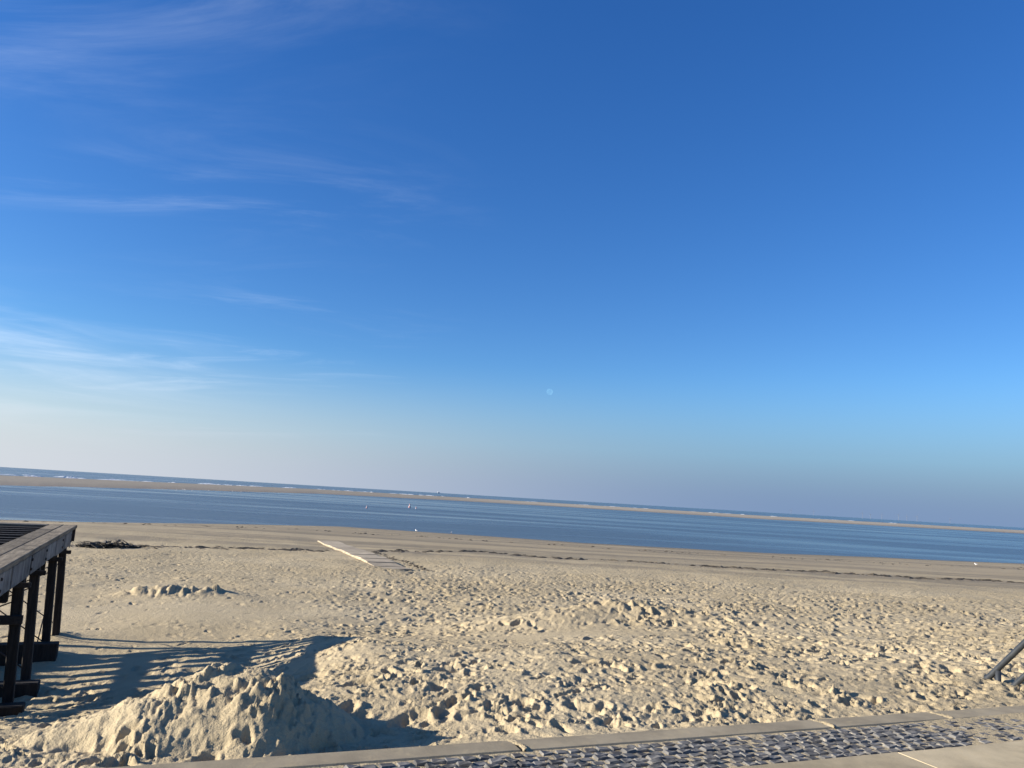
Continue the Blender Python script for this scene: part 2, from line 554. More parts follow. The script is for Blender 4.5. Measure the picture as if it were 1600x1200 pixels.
# ------------------------------------------------------------------ sandbank across the channel
def bank_material():
    m, t, b = mat_new('bank_sand')
    pos = t.new('ShaderNodeNewGeometry').outputs['Position']
    z = t.new('ShaderNodeSeparateXYZ', {0: pos}).outputs[2]
    st = t.new('ShaderNodeMapping', {'Vector': pos, 'Scale': (.012, .05, 1)}).outputs[0]
    n = t.noise(st, 1.0, 5, .6)
    c = t.mix(t.smooth(n, .35, .65), (0.27, 0.225, 0.158, 1), (0.34, 0.288, 0.205, 1))
    xb = t.new('ShaderNodeSeparateXYZ', {0: pos}).outputs[0]
    c = t.mix(t.smooth(xb, 60.0, -110.0, 0, .8), c, (0.185, 0.155, 0.110, 1))
    c = t.mix(t.smooth(z, -1.95, -2.5), c, (0.185, 0.150, 0.110, 1))
    t.l.new(c, b.inputs['Base Color'])
    b.inputs['Roughness'].default_value = .9
    bp = t.new('ShaderNodeBump', {'Strength': .6, 'Distance': .25, 'Height': t.noise(pos, .8, 5, .6)})
    t.l.new(bp.outputs[0], b.inputs['Normal'])
    return m


BAZ = [-75, -50, -33.7, -25.5, -18, -13.8, -4, 5.4, 12, 19.3, 27, 34.6, 50, 75]
BND = [150, 165, 188, 240, 305, 370, 430, 455, 450, 455, 510, 580, 800, 1200]
BFD = [330, 370, 425, 530, 700, 860, 890, 890, 860, 850, 1000, 1300, 1500, 1800]
ba = np.radians(np.linspace(-75, 75, 700))
bt = np.linspace(0, 1, 26)
A2, T2 = np.meshgrid(ba, bt)
deg = np.degrees(A2)
nd = np.interp(deg, BAZ, BND) * (1 + .020 * perlin(deg / 3.0, deg * 0, 11) + .008 * perlin(deg / .8, deg * 0, 12))
fd = np.interp(deg, BAZ, BFD) * (1 + .02 * perlin(deg / 2.5, deg * 0, 13))
D2 = nd + (fd - nd) * T2
X2, Y2 = D2 * np.sin(A2), D2 * np.cos(A2)
Z2 = -3.0 + 1.22 * sstep(0, .26, T2) - 1.0 * sstep(.80, 1.0, T2) + .13 * fbm(X2 / 40, Y2 / 40, 14, 3) * sstep(0, .3, T2)
bank = tag(link('sandbank', grid_mesh('sandbank', X2[:, ::-1], Y2[:, ::-1], Z2[:, ::-1], bank_material())), kind='structure')

# breaking surf beyond the bank: broken crests of foam
m, t, b = mat_new('foam')
b.inputs['Base Color'].default_value = (.60, .62, .63, 1)
b.inputs['Roughness'].default_value = .8
FOAM = m
bm = bmesh.new()
rs = random.Random(5)
for k in range(230):
    a_ = rs.uniform(-40, 9) if k < 190 else rs.uniform(9, 40)
    cl_ = math.sin(a_ * .9) + math.sin(a_ * 2.3 + 1)
    if cl_ < -.6:
        continue
    fdk = float(np.interp(a_, BAZ, BFD))
    d_ = fdk + rs.uniform(4, 130)
    ln = rs.uniform(2, 12)
    hgt = rs.uniform(.12, .6) * (1.0 if a_ < 0 else .7)
    dirx = Vector((math.cos(R(a_ * .6)), -math.sin(R(a_ * .6)) + rs.uniform(-.1, .1), 0)).normalized()
    ctr = Vector((d_ * math.sin(R(a_)), d_ * math.cos(R(a_)), WATER))
    nseg = 9
    prev = None
    sd = rs.uniform(0, 100)
    for i in range(nseg + 1):
        s_ = i / nseg
        h_ = hgt * math.sin(math.pi * s_) ** .7 * (.55 + .9 * rs.random()) + .02
        c_ = ctr + dirx * ((s_ - .5) * ln)
        ring = [bm.verts.new(c_ + Vector((0, -.9 - h_, -.1))), bm.verts.new(c_ + Vector((0, -.5, h_ * .7))),
                bm.verts.new(c_ + Vector((0, .1, h_))), bm.verts.new(c_ + Vector((0, 1.2, -.1)))]
        if prev:
            for j in range(3):
                bm.faces.new((prev[j], ring[j], ring[j + 1], prev[j + 1]))
        prev = ring
bmesh.ops.recalc_face_normals(bm, faces=bm.faces[:])
tag(bm_obj('surf', bm, FOAM), 'white breaking surf on the far side of the sandbank', 'surf', kind='stuff')


# ------------------------------------------------------------------ promenade: slabs, setts, kerb
def concrete_material(name, base, dust=.4):
    m, t, b = mat_new(name)
    pos = t.new('ShaderNodeNewGeometry').outputs['Position']
    rndm = t.new('ShaderNodeObjectInfo').outputs['Random']
    n1 = t.noise(pos, 2.2, 6, .62)
    n2 = t.noise(pos, 70.0, 3, .7)
    n3 = t.noise(pos, 9.0, 6, .7, .6)
    lo = tuple(c * .78 for c in base) + (1,)
    hi = tuple(c * 1.16 for c in base) + (1,)
    c = t.mix(t.smooth(n1, .3, .7), lo, hi)
    c = t.mix(t.smooth(n2, .55, .8, 0, .35), c, tuple(x * .55 for x in base) + (1,))
    c = t.mix(t.smooth(n3, .50, .74, 0, dust), c, (.48, .38, .22, 1))          # blown sand lying on it
    v = t.smooth(rndm, 0, 1, .88, 1.08)
    c = t.mix(1.0, c, t.new('ShaderNodeCombineColor', {0: v, 1: v, 2: v}).outputs[0], 'MULTIPLY')
    t.l.new(c, b.inputs['Base Color'])
    b.inputs['Roughness'].default_value = .9
    b.inputs['Specular IOR Level'].default_value = .2
    bp = t.new('ShaderNodeBump', {'Strength': .5, 'Distance': .004, 'Height': t.math('ADD', n2, n3)})
    t.l.new(bp.outputs[0], b.inputs['Normal'])
    return m


CONC = concrete_material('kerb_concrete', (.315, .262, .175), .5)
SLAB = concrete_material('slab_concrete', (.41, .332, .205), .65)
m, t, b = mat_new('basalt')
pos = t.new('ShaderNodeNewGeometry').outputs['Position']
n = t.noise(pos, 22.0, 5, .65)
ri = t.smooth(t.noise(pos, 8.5, 1, .5), .32, .68)
c = t.mix(ri, (.050, .047, .043, 1), (.155, .147, .132, 1))
c = t.mix(t.smooth(n, .52, .74, 0, .7), c, (.42, .36, .26, 1))
t.l.new(c, b.inputs['Base Color'])
b.inputs['Roughness'].default_value = .9
bp = t.new('ShaderNodeBump', {'Strength': .7, 'Distance': .006, 'Height': n})
t.l.new(bp.outputs[0], b.inputs['Normal'])
BASALT = m

KW = .22          # kerb width
SW = .56          # width of the band of setts
rz = KA
prom = empty('promenade', kp(0, 0, 0), rz)
tag(prom, kind='structure')
# bed of sand below everything, out to the far side of the promenade
bm = bmesh.new()
box(bm, (-60, -26, -.5), (60, -.01, -.055))
bm_obj('bedding', bm, SAND, prom)
# kerb stones
ju = [-15.0, -12.3, -9.65, -7.0, -5.2, -3.7, -1.03, 1.64, 2.95, 4.3, 6.9, 9.5, 12.1, 14.7]
for a_, b_ in zip(ju, ju[1:]):
    bm = bmesh.new()
    box(bm, (a_ + .008, -KW, -.35), (b_ - .008, 0, 0), .012)
    o = bm_obj('kerb_stone', bm, CONC, prom)
    o.location.z = random.uniform(-.004, .004)
# strips of pale blown sand lodged in the kerb joints and along them
for u_ in ju[4:10]:
    bm = bmesh.new()
    n_ = 14
    pts = []
    for i in range(n_ + 1):
        s_ = i / n_
        pts.append((u_ + .03 * math.sin(s_ * 5) + random.uniform(-.008, .008), -KW - .01 + (KW + .015) * s_, .006))
    rows = []
    for i, p in enumerate(pts):
        wd = random.uniform(.010, .030)
        rows.append([bm.verts.new((p[0] - wd, p[1], -.002)), bm.verts.new((p[0], p[1], .009 + random.uniform(0, .005))), bm.verts.new((p[0] + wd, p[1], -.002))])
    for r0, r1 in zip(rows, rows[1:]):
        bm.faces.new((r0[0], r0[1], r1[1], r1[0]))
        bm.faces.new((r0[1], r0[2], r1[2], r1[1]))
    bmesh.ops.recalc_face_normals(bm, faces=bm.faces[:])
    bm_obj('joint_sand', bm, SAND, prom, True)
# setts: courses across the band, each stone a little domed, tilted and uneven
sett_meshes = []
for k in range(6):
    bm = bmesh.new()
    box(bm, (-.0475, -.034, -.10), (.0475, .034, 0), 0, .005)
    top = max(bm.faces, key=lambda f: f.calc_center_median().z)
    r_ = bmesh.ops.inset_region(bm, faces=[top], thickness=.013, depth=.0)
    for v_ in top.verts:
        v_.co.z += .012 + random.uniform(-.003, .004)
    me = bpy.data.meshes.new('sett')
    bm.to_mesh(me)
    bm.free()
    me.materials.append(BASALT)
    sett_meshes.append(me)
cnt = 0
stuff = bmesh.new()
NR = 7
for i in range(-84, 86):
    for j in range(NR):
        uu = i * .107 + (.0535 if j % 2 else 0) + random.uniform(-.010, .010) + .5
        vv_ = -KW - .046 - j * (SW - .02) / NR + random.uniform(-.006, .006) - .01
        P = kp(uu, vv_)
        vis = P[1] > 4.3 and abs(P[0] / P[1]) < .80 and -1.9 < uu < 4.6
        rz_ = random.uniform(-.12, .12)
        sc_ = (random.uniform(.90, 1.04), random.uniform(.90, 1.04), 1)
        zz = random.uniform(-.010, .001) - .012
        if vis and cnt < 300:
            o = link('sett', random.choice(sett_meshes), None, prom)
            o.location = (uu, vv_, zz)
            o.rotation_euler = (random.uniform(-.05, .05), random.uniform(-.05, .05), rz_)
            o.scale = sc_
            cnt += 1
        else:
            mm = Matrix.Translation((uu, vv_, zz)) @ Matrix.Rotation(rz_, 4, 'Z') @ Matrix.Diagonal((*sc_, 1))
            src = random.choice(sett_meshes)
            base = len(stuff.verts)
            nv = [stuff.verts.new(mm @ v_.co) for v_ in src.vertices]
            for p_ in src.polygons:
                stuff.faces.new([nv[q] for q in p_.vertices])
tag(bm_obj('setts', stuff, BASALT, prom), kind='stuff')
# sand filling the joints of the setts: deeper, and finally over them, towards the stairs
us = np.arange(-9, 9.4, .022)
vs_ = np.linspace(-KW - SW - .03, -KW - .002, 32)
GU, GV = np.meshgrid(us, vs_)
sh = -.0155 + .004 * fbm(GU / .12, GV / .12, 501, 3) + .008 * fbm(GU / .5, GV / .3, 503, 3)
sh += .017 * sstep(1.6, 4.4, GU + .5 * fbm(GU / .8, GV / .3, 505, 2)) + .008 * sstep(-KW - .12, -KW, GV)
sh = np.minimum(sh, .012)
link('joint_sand', grid_mesh('joint_sand', GU, GV, sh, SAND), None, prom)
# paving slabs on the land side
row_v = -KW - SW - .01
slab_cols = {}
for r_i in range(9):
    for k in range(-9, 10):
        off = (r_i % 2) * .75
        a_ = k * 1.5 + off + .15
        bm = bmesh.new()
        box(bm, (a_ + .004, row_v - 1.0 + .004, -.12), (a_ + 1.5 - .004, row_v - .004, .0), .006)
        o = bm_obj('paving_slab', bm, SLAB, prom)
        o.location.z = random.uniform(-.005, .003)
    row_v -= 1.0
bm = bmesh.new()
box(bm, (-60, -26, -.054), (60, row_v, -.004))
bm_obj('pavement_bed', bm, SLAB, prom)


# ------------------------------------------------------------------ timber deck on posts
def wood_material(name, dark, light, along='X', rough=.85, streak=.5):
    m, t, b = mat_new(name)
    co = t.new('ShaderNodeTexCoord').outputs['Object']
    ri = t.new('ShaderNodeObjectInfo').outputs['Random']
    sc = {'X': (1.2, 14, 14), 'Y': (14, 1.2, 14), 'Z': (14, 14, 1.2)}[along]
    loc = t.new('ShaderNodeCombineXYZ', {0: t.math('MULTIPLY', ri, 37.0), 1: t.math('MULTIPLY', ri, 11.0), 2: 0.0}).outputs[0]
    mp = t.new('ShaderNodeMapping', {'Vector': co, 'Location': loc, 'Scale': sc}).outputs[0]
    g = t.noise(mp, 2.4, 7, .68, .4)
    s = t.noise(co, 2.3, 5, .6, .3)
    c = t.mix(t.smooth(g, .30, .72), (*dark, 1), (*light, 1))
    c = t.mix(t.smooth(s, .45, .72, 0, streak), c, tuple(x * .45 for x in dark) + (1,))
    v = t.smooth(ri, 0, 1, .75, 1.2)
    c = t.mix(1.0, c, t.new('ShaderNodeCombineColor', {0: v, 1: v, 2: v}).outputs[0], 'MULTIPLY')
    t.l.new(c, b.inputs['Base Color'])
    b.inputs['Roughness'].default_value = rough
    b.inputs['Specular IOR Level'].default_value = .2
    bp = t.new('ShaderNodeBump', {'Strength': .6, 'Distance': .006, 'Height': g})
    t.l.new(bp.outputs[0], b.inputs['Normal'])
    return m


W_POST = wood_material('tarred_post', (.016, .014, .012), (.045, .038, .032), 'Z')
W_BEAM = wood_material('dark_beam', (.022, .019, .017), (.055, .047, .040), 'X')
W_PLANK = wood_material('weathered_plank', (.115, .092, .060), (.27, .22, .15), 'X', streak=.6)
W_FASC = wood_material('bleached_board', (.11, .105, .095), (.33, .315, .285), 'Z', streak=.9)
m, t, b = mat_new('rusty_rod')
b.inputs['Base Color'].default_value = (.035, .026, .022, 1)
b.inputs['Roughness'].default_value = .7
ROD = m

DZ = .75
# local frame of the deck: +x along the edge towards the promenade, +y inwards (away from the view)
ea = math.atan2(-.91, .414)
deck = empty('beach_deck', (-7.27, 13.02, 0), ea)
tag(deck, 'dark timber deck on tall posts with a bleached edge plank, standing in the sand', 'deck')
DL, DW = 6.9, 7.4       # length along the edge, depth inwards   (local y is to the RIGHT of x turned left)
# turn of axes: local +y = rotate(+x, +90 deg); +x=(.414,-.91) -> +y=(.91,.414), which is outwards: inwards is -y
Y = -1.0


def dpart(name, a, b, mat, bev=.006, jit=.0):
    """box part; its own origin sits at its near low end so that the grain runs along it"""
    bm = bmesh.new()
    lo = [min(a[i], b[i]) for i in range(3)]
    hi = [max(a[i], b[i]) for i in range(3)]
    c_ = [(lo[i] + hi[i]) / 2 for i in range(3)]
    box(bm, [lo[i] - c_[i] for i in range(3)], [hi[i] - c_[i] for i in range(3)], bev, jit)
    o = bm_obj(name, bm, mat, deck)
    o.location = c_
    return o


# edge planks: three boards side by side, in lengths
for j in range(2):
    cuts = [0, 2.4, 4.7, DL] if j % 2 == 0 else [0, 1.3, 3.6, 5.9, DL]
    for a_, b_ in zip(cuts, cuts[1:]):
        o = dpart('plank', (a_ + .003, Y * (j * .205 + .002), DZ - .055), (b_ - .003, Y * (j * .205 + .200), DZ), W_PLANK)
        o.location.z += random.uniform(-.006, .004)
        o.rotation_euler.x = random.uniform(-.012, .012)
# boards along the seaward end
for j in range(2):
    dpart('plank', (-.0 + j * .15 + .002, Y * .415, DZ - .042), (j * .15 + .147, Y * DW, DZ - .002), wood_material('end_plank', (.09, .08, .065), (.20, .18, .145), 'Y'))
# joists lying open, sun falls between them
x_ = .46
while x_ < DL - .1:
    o = dpart('joist', (x_, Y * .415, DZ - .15), (x_ + .13, Y * DW, DZ - .03), W_BEAM if False else W_POST, .006)
    o.rotation_euler.x = random.uniform(-.0015, .0015)
    x_ += .43 + random.uniform(-.015, .015)
# cross beams carrying the joists, over each row of posts
rows_y = [.12, 1.85, 3.55, 5.25, 6.95]
for ry in rows_y[1:]:
    dpart('cross_beam', (.02, Y * (ry - .07), DZ - .31), (DL - .02, Y * (ry + .07), DZ - .152), W_BEAM, .008)
dpart('cross_beam', (.02, Y * .20, DZ - .26), (DL - .02, Y * .32, DZ - .06), W_BEAM, .008)
# bleached fascia boards below the edge plank
fc = [0.0, .98, 2.05, 3.05, 4.35, 5.6, DL]
for i, (a_, b_) in enumerate(zip(fc, fc[1:])):
    dpart('fascia_board', (a_ + .035, Y * .06, DZ - .33 + random.uniform(-.015, .015)), (b_ - .035, Y * .092, DZ - .105), W_FASC, .005, .003)
dpart('fascia_board', (-.03, Y * .02, DZ - .28), (-.002, Y * DW, DZ - .06), W_BEAM, .005)
# posts with packing blocks at the head
px_ = [.12, 1.32, 3.10, 4.32, 6.2]
ca, sa = math.cos(ea), math.sin(ea)


def dworld(x, y):
    return (-7.27 + x * ca - y * sa, 13.02 + x * sa + y * ca)


for ry in rows_y:
    for k, px0 in enumerate(px_):
        wx_, wy_ = dworld(px0, Y * ry)
        gz = Hg(wx_, wy_)
        top = DZ - .345 if ry > 1 else DZ - .05
        if ry > 1:
            top = DZ - .312
        bm = bmesh.new()
        ln = .013 * (1 if k % 2 else -1) + .01
        bar(bm, (ln * 2, .13, -.55), (0, 0, top - gz), .108, .108, (0, 1, 0), .010, .03)
        o = bm_obj('post', bm, W_POST, deck)
        o.location = (px0, Y * (ry + .055), gz)
        if ry < 1:
            dpart('packing_block', (px0 - .06, Y * (ry + .125), DZ - .62 - .03 * (k % 2)), (px0 + .06, Y * (ry + .205), DZ - .335), W_POST, .006)
for px0 in px_:
    for zz in (-.16, -.27):
        bm = bmesh.new()
        tube(bm, [(px0, Y * .068, DZ + zz), (px0, Y * .045, DZ + zz)], .016, 8)
        bm_obj('bolt', bm, ROD, deck)
# struts, sleepers and wire bracing across the rows
for k, px0 in enumerate(px_):
    wx_, wy_ = dworld(px0, Y * 1.0)
    gz = Hg(wx_, wy_)
    dpart('strut', (px0 + .076, Y * .02, DZ - .47), (px0 + .125, Y * 2.0, DZ - .41), W_BEAM, .005)
    if k in (1, 2, 3):
        top = .30 if k == 1 else .16
        dpart('sleeper', (px0 + .08, Y * -.10, gz - .2), (px0 + .28, Y * 3.7, gz + top), W_POST, .012)
    if k == 3:
        dpart('strut', (px0 + .076, Y * .05, gz + 1.02), (px0 + .14, Y * 3.6, gz + 1.12), W_BEAM, .005)
    for a_, b_ in zip(rows_y[:3], rows_y[1:4]):
        bm = bmesh.new()
        tube(bm, [(px0 - .085, Y * a_, gz + .25), (px0 - .085, Y * (a_ + b_) / 2, gz + .90), (px0 - .085, Y * b_, DZ - .62)], .009, 6)
        bm_obj('brace_rod', bm, ROD, deck)
        bm = bmesh.new()
        tube(bm, [(px0 - .105, Y * b_, gz + .25), (px0 - .105, Y * (a_ + b_) / 2, gz + .90), (px0 - .105, Y * a_, DZ - .62)], .009, 6)
        bm_obj('brace_rod', bm, ROD, deck)
for a_, b_ in ((px_[0], px_[1]),):
    for (za, zb, yy) in ((-1.05, .1, .19), (.1, -1.05, .21)):
        bm = bmesh.new()
        tube(bm, [(a_, Y * yy, za), (b_, Y * yy, zb)], .009, 6)
        bm_obj('brace_rod', bm, ROD, deck)

# ------------------------------------------------------------------ stair handrail, half buried
m, t, b = mat_new('painted_pipe')
pos = t.new('ShaderNodeNewGeometry').outputs['Position']
n = t.noise(pos, 14.0, 5, .65)
c = t.mix(t.smooth(n, .4, .75), (.030, .034, .038, 1), (.060, .064, .068, 1))
t.l.new(c, b.inputs['Base Color'])
b.inputs['Metallic'].default_value = .25
b.inputs['Roughness'].default_value = .48
PIPE = m
rail = empty('handrail', (5.45, 8.66, 0), 0)
tag(rail, 'dark grey pipe handrail rising out of the sand beside the promenade', 'handrail')
dv = Vector((-V[0], -V[1], 0))


def rp(tt, z):
    p = dv * tt
    return Vector((p.x, p.y, z))


bm = bmesh.new()
tube(bm, [rp(-.12, -.20), rp(0, -.07), rp(.52, .49), rp(.95, .95), rp(1.03, 1.01), rp(1.15, 1.03), rp(2.4, 1.03), rp(2.48, 1.0), rp(2.5, .93), rp(2.5, 0)], .031, 14)
bm_obj('top_rail', bm, PIPE, rail, True)
bm = bmesh.new()
tube(bm, [rp(.20, -.20), rp(.33, -.04), rp(.52, .165), rp(1.00, .64), rp(1.12, .66), rp(2.47, .66)], .029, 14)
bm_obj('knee_rail', bm, PIPE, rail, True)
for tt, zt in ((.165, .09), (1.15, 1.0)):
    bm = bmesh.new()
    tube(bm, [rp(tt, -.40 if tt < 1 else -.1), rp(tt, zt)], .029, 14)
    bm_obj('post', bm, PIPE, rail, True)

# ------------------------------------------------------------------ slab path down the beach
path = empty('beach_path', (0, 0, 0))
tag(path, kind='structure')
PATHM = concrete_material('path_concrete', (.37, .305, .215), .8)
pa = math.atan2(14.35, -5.85)
pd = Vector((math.cos(pa), math.sin(pa), 0))
pr = Vector((math.sin(pa), -math.cos(pa), 0))
P0 = Vector((-4.75, 30.4, 0))
for k in range(13):
    c_ = P0 + pd * (k * 1.32) + pr * .62
    e_ = P0 + pd * ((k + 1) * 1.32) + pr * .62
    za, zb = Hg(c_.x, c_.y), Hg(e_.x, e_.y)
    bm = bmesh.new()
    rise = .018 + .022 * min(k, 3)
    bar(bm, (0, 0, 0), (1.30, 0, zb - za), 1.26, .30, (0, 0, 1), .012)
    o = bm_obj('path_slab', bm, PATHM, path)
    o.location = (c_.x, c_.y, za + rise - .15 + random.uniform(-.015, .015))
    o.rotation_euler = (random.uniform(-.01, .01), 0, pa + random.uniform(-.008, .008))

# ------------------------------------------------------------------ seaweed
m, t, b = mat_new('seaweed')
pos = t.new('ShaderNodeNewGeometry').outputs['Position']
n = t.noise(pos, 3.0, 4, .6)
t.l.new(t.mix(t.smooth(n, .35, .65), (.030, .024, .016, 1), (.095, .075, .048, 1)), b.inputs['Base Color'])
b.inputs['Roughness'].default_value = .8
WEED = m


def weed_tuft(bm, x, y, z, size, ang, rs):
    """one dried ribbon: a bent, flattened strip"""
    n_ = 4
    d = Vector((math.cos(ang), math.sin(ang), 0))
    s = Vector((-d.y, d.x, 0))
    prev = None
    wd = size * rs.uniform(.10, .22)
    hump = size * rs.uniform(.04, .16)
    for i in range(n_ + 1):
        q = i / n_
        c_ = Vector((x, y, z)) + d * ((q - .5) * size) + s * (math.sin(q * 4 + x) * size * .1)
        hh = math.sin(math.pi * q) * hump + .005
        ww = wd * (.3 + math.sin(math.pi * q))
        ring = [bm.verts.new(c_ - s * ww + Vector((0, 0, -.01))), bm.verts.new(c_ + Vector((0, 0, hh))), bm.verts.new(c_ + s * ww + Vector((0, 0, -.01)))]
        if prev:
            bm.faces.new((prev[0], ring[0], ring[1], prev[1]))
            bm.faces.new((prev[1], ring[1], ring[2], prev[2]))
        prev = ring


def weed_line(pts, n, spread, smin, smax, label, seed, gap=.5):
    rs = random.Random(seed)
    bm = bmesh.new()
    xs = np.array([p[0] for p in pts]); ys_ = np.array([p[1] for p in pts])
    L = []
    while len(L) < n:
        x = rs.uniform(xs[0], xs[-1])
        den = .5 + .5 * math.sin(x * .55 + seed) * math.sin(x * .21 + 2 * seed) + .35 * math.sin(x * 1.7)
        if rs.random() > max(.05, den) and rs.random() < gap:
            continue
        y = float(np.interp(x, xs, ys_)) + rs.gauss(0, spread) + .5 * math.sin(x * .6 + seed)
        L.append((x, y))
    arr = np.array(L)
    zz = relief(arr[:, 0], arr[:, 1], np.hypot(arr[:, 0], arr[:, 1]))
    for (x, y), z in zip(L, zz):
        weed_tuft(bm, x, y, z + .004, rs.uniform(smin, smax), rs.gauss(.1, .7), rs)
    bmesh.ops.recalc_face_normals(bm, faces=bm.faces[:])
    return tag(bm_obj('seaweed_line', bm, WEED), label, 'seaweed', kind='stuff')


weed_line([(-22, 31), (-15, 35.2), (-12, 37.4), (-8.9, 38.8)], 190, .30, .10, .55, 'broken line of dark seaweed washed up left of the slab path', 3)
weed_line([(-6.5, 41.0), (-1.3, 44.8), (4.5, 44.6), (16, 44.6), (24, 45.4), (33, 46.4), (46, 48)], 430, .22, .10, .7, 'long dark tideline of seaweed right of the slab path', 9)
weed_line([(-40, 50), (-20, 58), (-6, 60), (10, 60), (30, 62), (60, 70)], 220, .8, .10, .4, 'thin scattered weed on the damp sand near the water', 4, .9)
weed_line([(-6.8, 39.6), (-3.6, 33.4), (-2.9, 31.6)], 170, .28, .06, .20, 'dark stones and weed bits along the right edge of the slab path', 6, .2)

# heap of brushwood and weed beside the deck
rs = random.Random(12)
bm = bmesh.new()
for k in range(260):
    s_ = rs.gauss(0, .42)
    x = -16.75 + s_ * 1.35 + rs.gauss(0, .1)
    y = 32.6 + s_ * .9 + rs.gauss(0, .28)
    lump = .25 * math.exp(-(s_ * 1.6) ** 2) + .07 * math.sin(s_ * 9)
    z = Hg(x, y) + max(0, rs.random() * lump) + .01
    an = rs.uniform(0, math.pi)
    ln = rs.uniform(.12, .5)
    dz = rs.uniform(-.35, .45)
    if k % 3:
        d = Vector((math.cos(an), math.sin(an), dz)).normalized() * ln
        tube(bm, [Vector((x, y, z)) - d * .5, Vector((x, y, z)) + Vector((rs.uniform(-.04, .04), 0, rs.uniform(0, .05))), Vector((x, y, z)) + d * .5], [.022, .018, .008], 5)
    else:
        weed_tuft(bm, x, y, z, ln * 1.2, an, rs)
tag(bm_obj('brushwood_heap', bm, WEED), 'small heap of dark brushwood and weed on the sand beyond the deck', 'brushwood', kind='stuff')

# ------------------------------------------------------------------ buoys in the channel
def paint(name, col, rough=.45):
    m, t, b = mat_new(name)
    pos = t.new('ShaderNodeTexCoord').outputs['Object']
    n = t.noise(pos, 5.0, 4, .6)
    c = t.mix(t.smooth(n, .4, .8), (*col, 1), (*[x * .75 for x in col], 1))
    t.l.new(c, b.inputs['Base Color'])
    b.inputs['Roughness'].default_value = rough
    return m


RED = paint('buoy_red', (.62, .10, .09))
PINK = paint('buoy_pink', (.46, .25, .25))
WHITE = paint('white_paint', (.78, .77, .75))


def buoy(x, y, h, label, body, band):
    o = empty('buoy', (x, y, WATER))
    tag(o, label, 'buoy', 'buoys in the channel')
    bm = bmesh.new()
    lathe(bm, [(.20 * h, -.25 * h), (.34 * h, -.05 * h), (.36 * h, .12 * h), (.30 * h, .30 * h), (.16 * h, .46 * h)], 14)
    bm_obj('float', bm, body, o, True)
    bm = bmesh.new()
    lathe(bm, [(.15 * h, .455 * h), (.13 * h, .60 * h), (.12 * h, .72 * h)], 12)
    bm_obj('band', bm, band, o, True)
    bm = bmesh.new()
    lathe(bm, [(.10 * h, .722 * h), (.19 * h, .80 * h), (.19 * h, .92 * h), (.08 * h, 1.02 * h)], 12)
    bm_obj('top_mark', bm, body, o, True)
    return o


buoy(-30.4, 167, .55, 'pale pink buoy floating apart from the other two in the channel', PINK, WHITE)
buoy(-25.0, 199, .95, 'taller red and white buoy of the close pair in the channel', PINK, WHITE)
buoy(-22.1, 189, .55, 'small white buoy of the close pair in the channel', paint('buoy_white', (.45, .42, .42)), RED)

# ------------------------------------------------------------------ gulls
GREY = paint('gull_grey', (.32, .33, .35))
BEAK = paint('beak', (.55, .32, .06))


def gull_meshes():
    b1 = bmesh.new()
    tube(b1, [(-.24, 0, .20), (-.15, 0, .19), (0, 0, .18), (.12, 0, .21), (.17, 0, .29), (.21, 0, .33), (.25, 0, .32)], [.012, .045, .078, .068, .040, .040, .012], 10)
    b2 = bmesh.new()
    for s in (-1, 1):
        tube(b2, [(.09, s * .06, .23), (-.05, s * .075, .22), (-.20, s * .04, .215), (-.31, s * .01, .21)], [.02, .045, .03, .006], 8)
    b3 = bmesh.new()
    for s in (-1, 1):
        tube(b3, [(0, s * .03, .13), (.01, s * .03, 0)], .007, 6)
    b4 = bmesh.new()
    tube(b4, [(.245, 0, .322), (.30, 0, .305)], [.013, .004], 6)
    out = []
    for nm, bb, mt in (('body', b1, WHITE), ('wings', b2, GREY), ('legs', b3, BEAK), ('beak', b4, BEAK)):
        me = bpy.data.meshes.new(nm)
        bb.to_mesh(me)
        bb.free()
        for p in me.polygons:
            p.use_smooth = True
        me.materials.append(mt)
        out.append((nm, me))
    return out


GM = gull_meshes()


def gull(x, y, z, rz_, label, group, sc=1.0):
    o = empty('gull', (x, y, z), rz_)
    o.scale = (sc, sc, sc)
    tag(o, label, 'gull', group)
    for nm, me in GM:
        link(nm, me, None, o)


for x, y, a_ in ((-8.8, 77.0, 2.4), (-5.2, 76.2, 1.2)):
    gull(x, y, Hg(x, y), a_, 'white gull standing on the wet sand close to the water', 'gulls at the waterline', .75)
gull(41.5, 66.5, Hg(41.5, 66.5), 2.0, 'lone gull on the dry sand between the tideline and the water', None, .6)
rs = random.Random(3)
for k in range(14):
    a_ = -24.5 + 6.5 * rs.random()
    d_ = float(np.interp(a_, BAZ, BND)) + rs.uniform(10, 26)
    X_, Y_ = d_ * math.sin(R(a_)), d_ * math.cos(R(a_))
    tt_ = (d_ - float(np.interp(a_, BAZ, BND))) / (float(np.interp(a_, BAZ, BFD)) - float(np.interp(a_, BAZ, BND)))
    z_ = -3.0 + 1.22 * float(sstep(0, .26, np.array(tt_)))
    gull(X_, Y_, max(z_, WATER) + .02, rs.uniform(0, 6.28), 'gull resting with the flock on the edge of the sandbank', 'gulls on the sandbank', 1.0)

# ------------------------------------------------------------------ ships and wind turbines on the horizon
HULL = paint('ship_hull', (.50, .52, .55))


